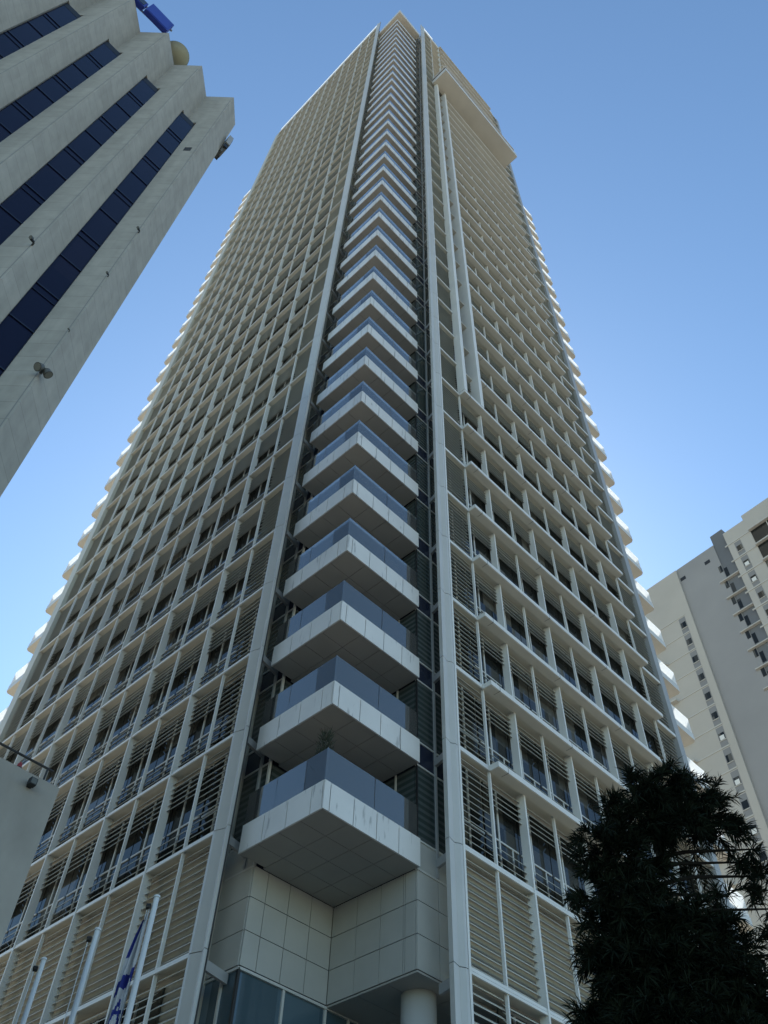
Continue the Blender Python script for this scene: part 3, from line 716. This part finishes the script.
for k in range(24):
    z = 93.4-FA*k
    b = MB(); b.box(-0.07, 0.02, 17.1, 20.9, z-0.1, z+0.1, M['band']); b.build('string_course', ap)
for k in range(22):
    z = 88.3-FA*k
    b = MB(); b.box(-0.06, 0.6, 20.52, 23.5, z-0.07, z+0.07, M['band']); o = b.build('ledge', ap)
    b = MB(); b.box(0.34, 0.5, 21.9, 22.40, z+0.6, z+2.2, M['pane']); b.box(0.22, 0.3, 22.5, 23.0, z+1.7, z+2.9, M['pane']); b.build('pane', o)
for k in range(20):
    z = 93.3-FA*k
    b = MB(); b.box(-0.06, 0.1, 12.0, 16.9, z-FA+0.35, z-0.15, M['pane']); b.box(-0.08, 0.0, 14.4, 14.5, z-FA+0.35, z-0.15, M['frame']); b.box(-0.5, 0.0, 11.8, 17.0, z-0.12, z+0.08, M['band']); b.build('balcony_window', ap)
for y in (24.1, 28.2):
    b = MB(); b.box(0.23, 0.3, y-0.42, y+0.42, 92.9, 93.5, M['black']); b.build('vent', ap)
b = MB(); b.box(2, 3.5, 28.4, 29.6, 95.2, 96.1, M['greyr']); b.box(2.5, 5, 9, 12, 96.9, 98.0, M['greyr']); b.build('roof_housing', ap)

# ================================================================== CONIFER (bottom right)
TRX, TRY = 11.85, 6.45
tr = empty('conifer_tree', (TRX, TRY, 0), label='dark drooping long needled conifer standing in front of the tower', cat='tree')
# crown clumps: position relative to the trunk foot, size, density
lobes = [(0.68,-0.44,8.72,13,0.3),(0.4,-0.32,8.98,12,0.35),(-0.45,-0.0,9.33,16,0.8),(-0.58,0.02,8.3,16,0.8),(-0.7,0.04,7.45,18,0.8),(-0.17,-0.29,9.68,17,1),(-0.41,-0.27,9.0,19,1),(-0.44,-0.22,8.44,21,1),(0.21,-0.16,8.89,21,1),(-0.46,-0.18,7.84,24,1),(-0.51,-0.3,7.16,29,1),(0.05,-0.29,7.78,33,1),(-0.14,-0.37,6.94,40,1),(0.42,-0.59,7.33,40,1),(0.83,-0.76,7.92,28,0.9),(0.83,-0.99,7.08,34,0.9),(0.68,-1.41,6.73,29,0.8),(0.42,-0.59,10.31,22,1),(0.73,-0.78,10.56,21,1),(1.07,-1.06,10.49,22,1),(1.25,-1.24,10.15,22,1),(0.47,-0.94,9.83,21,1),(0.24,-0.66,9.72,15,1),(1.38,-1.29,9.82,14,0.8),(1.55,-1.45,9.36,10,0.6),(1.73,-1.66,9.59,7,0.5),(1.07,-0.55,8.58,14,0.4),(0.5,-0.3,8.44,14,0.6),(1.41,-1.11,8.84,13,0.6),(1.92,-1.61,9.22,15,0.8),(1.81,-1.58,8.64,15,0.7),(1.24,-0.94,8.31,13,0.55),(1.35,-1.2,7.97,13,0.6),(1.5,-1.62,7.82,19,0.7),(0.84,-0.53,9.16,8,0.35),(1.22,-0.91,9.36,8,0.3),(0.32,-0.38,9.16,8,0.5),(-0.22,-0.21,10.1,6,0.7),(0.15,-0.72,10.25,9,0.7),(-0.48,-0.15,6.15,52,1),(-0.08,-0.94,5.97,52,1),(-0.61,0.07,5.99,39,0.9)]
cr_ = MB(); lm = MB()
def trunk_pt(h): return Vector((0.12*math.sin(h*0.4), 0.1*math.cos(h*0.5), h))
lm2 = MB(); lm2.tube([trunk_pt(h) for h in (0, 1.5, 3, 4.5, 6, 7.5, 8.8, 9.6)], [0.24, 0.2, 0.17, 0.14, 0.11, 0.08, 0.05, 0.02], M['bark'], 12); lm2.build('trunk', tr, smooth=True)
def tuft(p, axis, n, ln):
    a = axis.cross(Vector((0, 0, 1))).normalized(); c = axis.cross(a)
    tl = ln*0.8
    for q in range(n):
        s_ = random.random(); th = random.uniform(0, 6.283); sp_ = random.uniform(0.3, 1.3)
        o_ = p+axis*(s_-0.5)*tl
        dd = (axis*random.uniform(0.35, 1.0)+(a*math.cos(th)+c*math.sin(th))*sp_).normalized()*ln*random.uniform(0.7, 1.2)
        sd_ = dd.cross(Vector((random.uniform(-1, 1), random.uniform(-1, 1), random.uniform(-1, 1)))).normalized()*0.009
        mid = o_+dd*0.55; tip = o_+dd+Vector((0, 0, -0.03*ln/0.2))
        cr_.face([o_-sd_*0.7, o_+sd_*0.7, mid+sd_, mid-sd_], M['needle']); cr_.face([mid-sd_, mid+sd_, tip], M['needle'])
for (lx, ly, lz, rp, den) in lobes:
    c = Vector((lx, ly, lz)); r = rp/54.0
    h = max(1.5, min(9.4, c.z-0.35*math.hypot(c.x, c.y)*0.6)); t0 = trunk_pt(h)
    md = (t0+c)*0.5+Vector((0, 0, 0.12)); lm.tube([t0, md, c], [0.045, 0.03, 0.012], M['bark'], 6)
    out = (c-t0); out.z *= 0.3; out.normalize()
    n = int(den*max(7, (rp**2)*0.06))
    for q in range(n):
        while True:
            v = Vector((random.uniform(-1, 1), random.uniform(-1, 1), random.uniform(-1, 1)))
            if v.length < 1: break
        v *= r*1.0; v *= 0.97
        p = c+v
        edge = v.length/r
        ax_ = (v.normalized()*0.9+out*0.4+Vector((0, 0, random.uniform(-0.45, 0.25)))).normalized()
        if edge > 0.72:      # outer sprays: a drooping twig carrying several rosettes
            ln_ = random.uniform(0.10, 0.30)
            for t in (0.0, 0.5, 1.0):
                tuft(p+ax_*ln_*t+Vector((0, 0, -0.10*t*t)), (ax_+Vector((0, 0, -0.35*t))).normalized(), 26, random.uniform(0.17, 0.27))
            lm.tube([p-ax_*0.2, p+ax_*ln_*0.5, p+ax_*ln_+Vector((0, 0, -0.08))], [0.009, 0.006, 0.003], M['bark'], 4)
        else: tuft(p, ax_, 36, random.uniform(0.20, 0.30))
        if q % 3 == 0: lm.tube([c, c+v*0.5+Vector((0, 0, 0.03)), p], [0.012, 0.008, 0.004], M['bark'], 4)
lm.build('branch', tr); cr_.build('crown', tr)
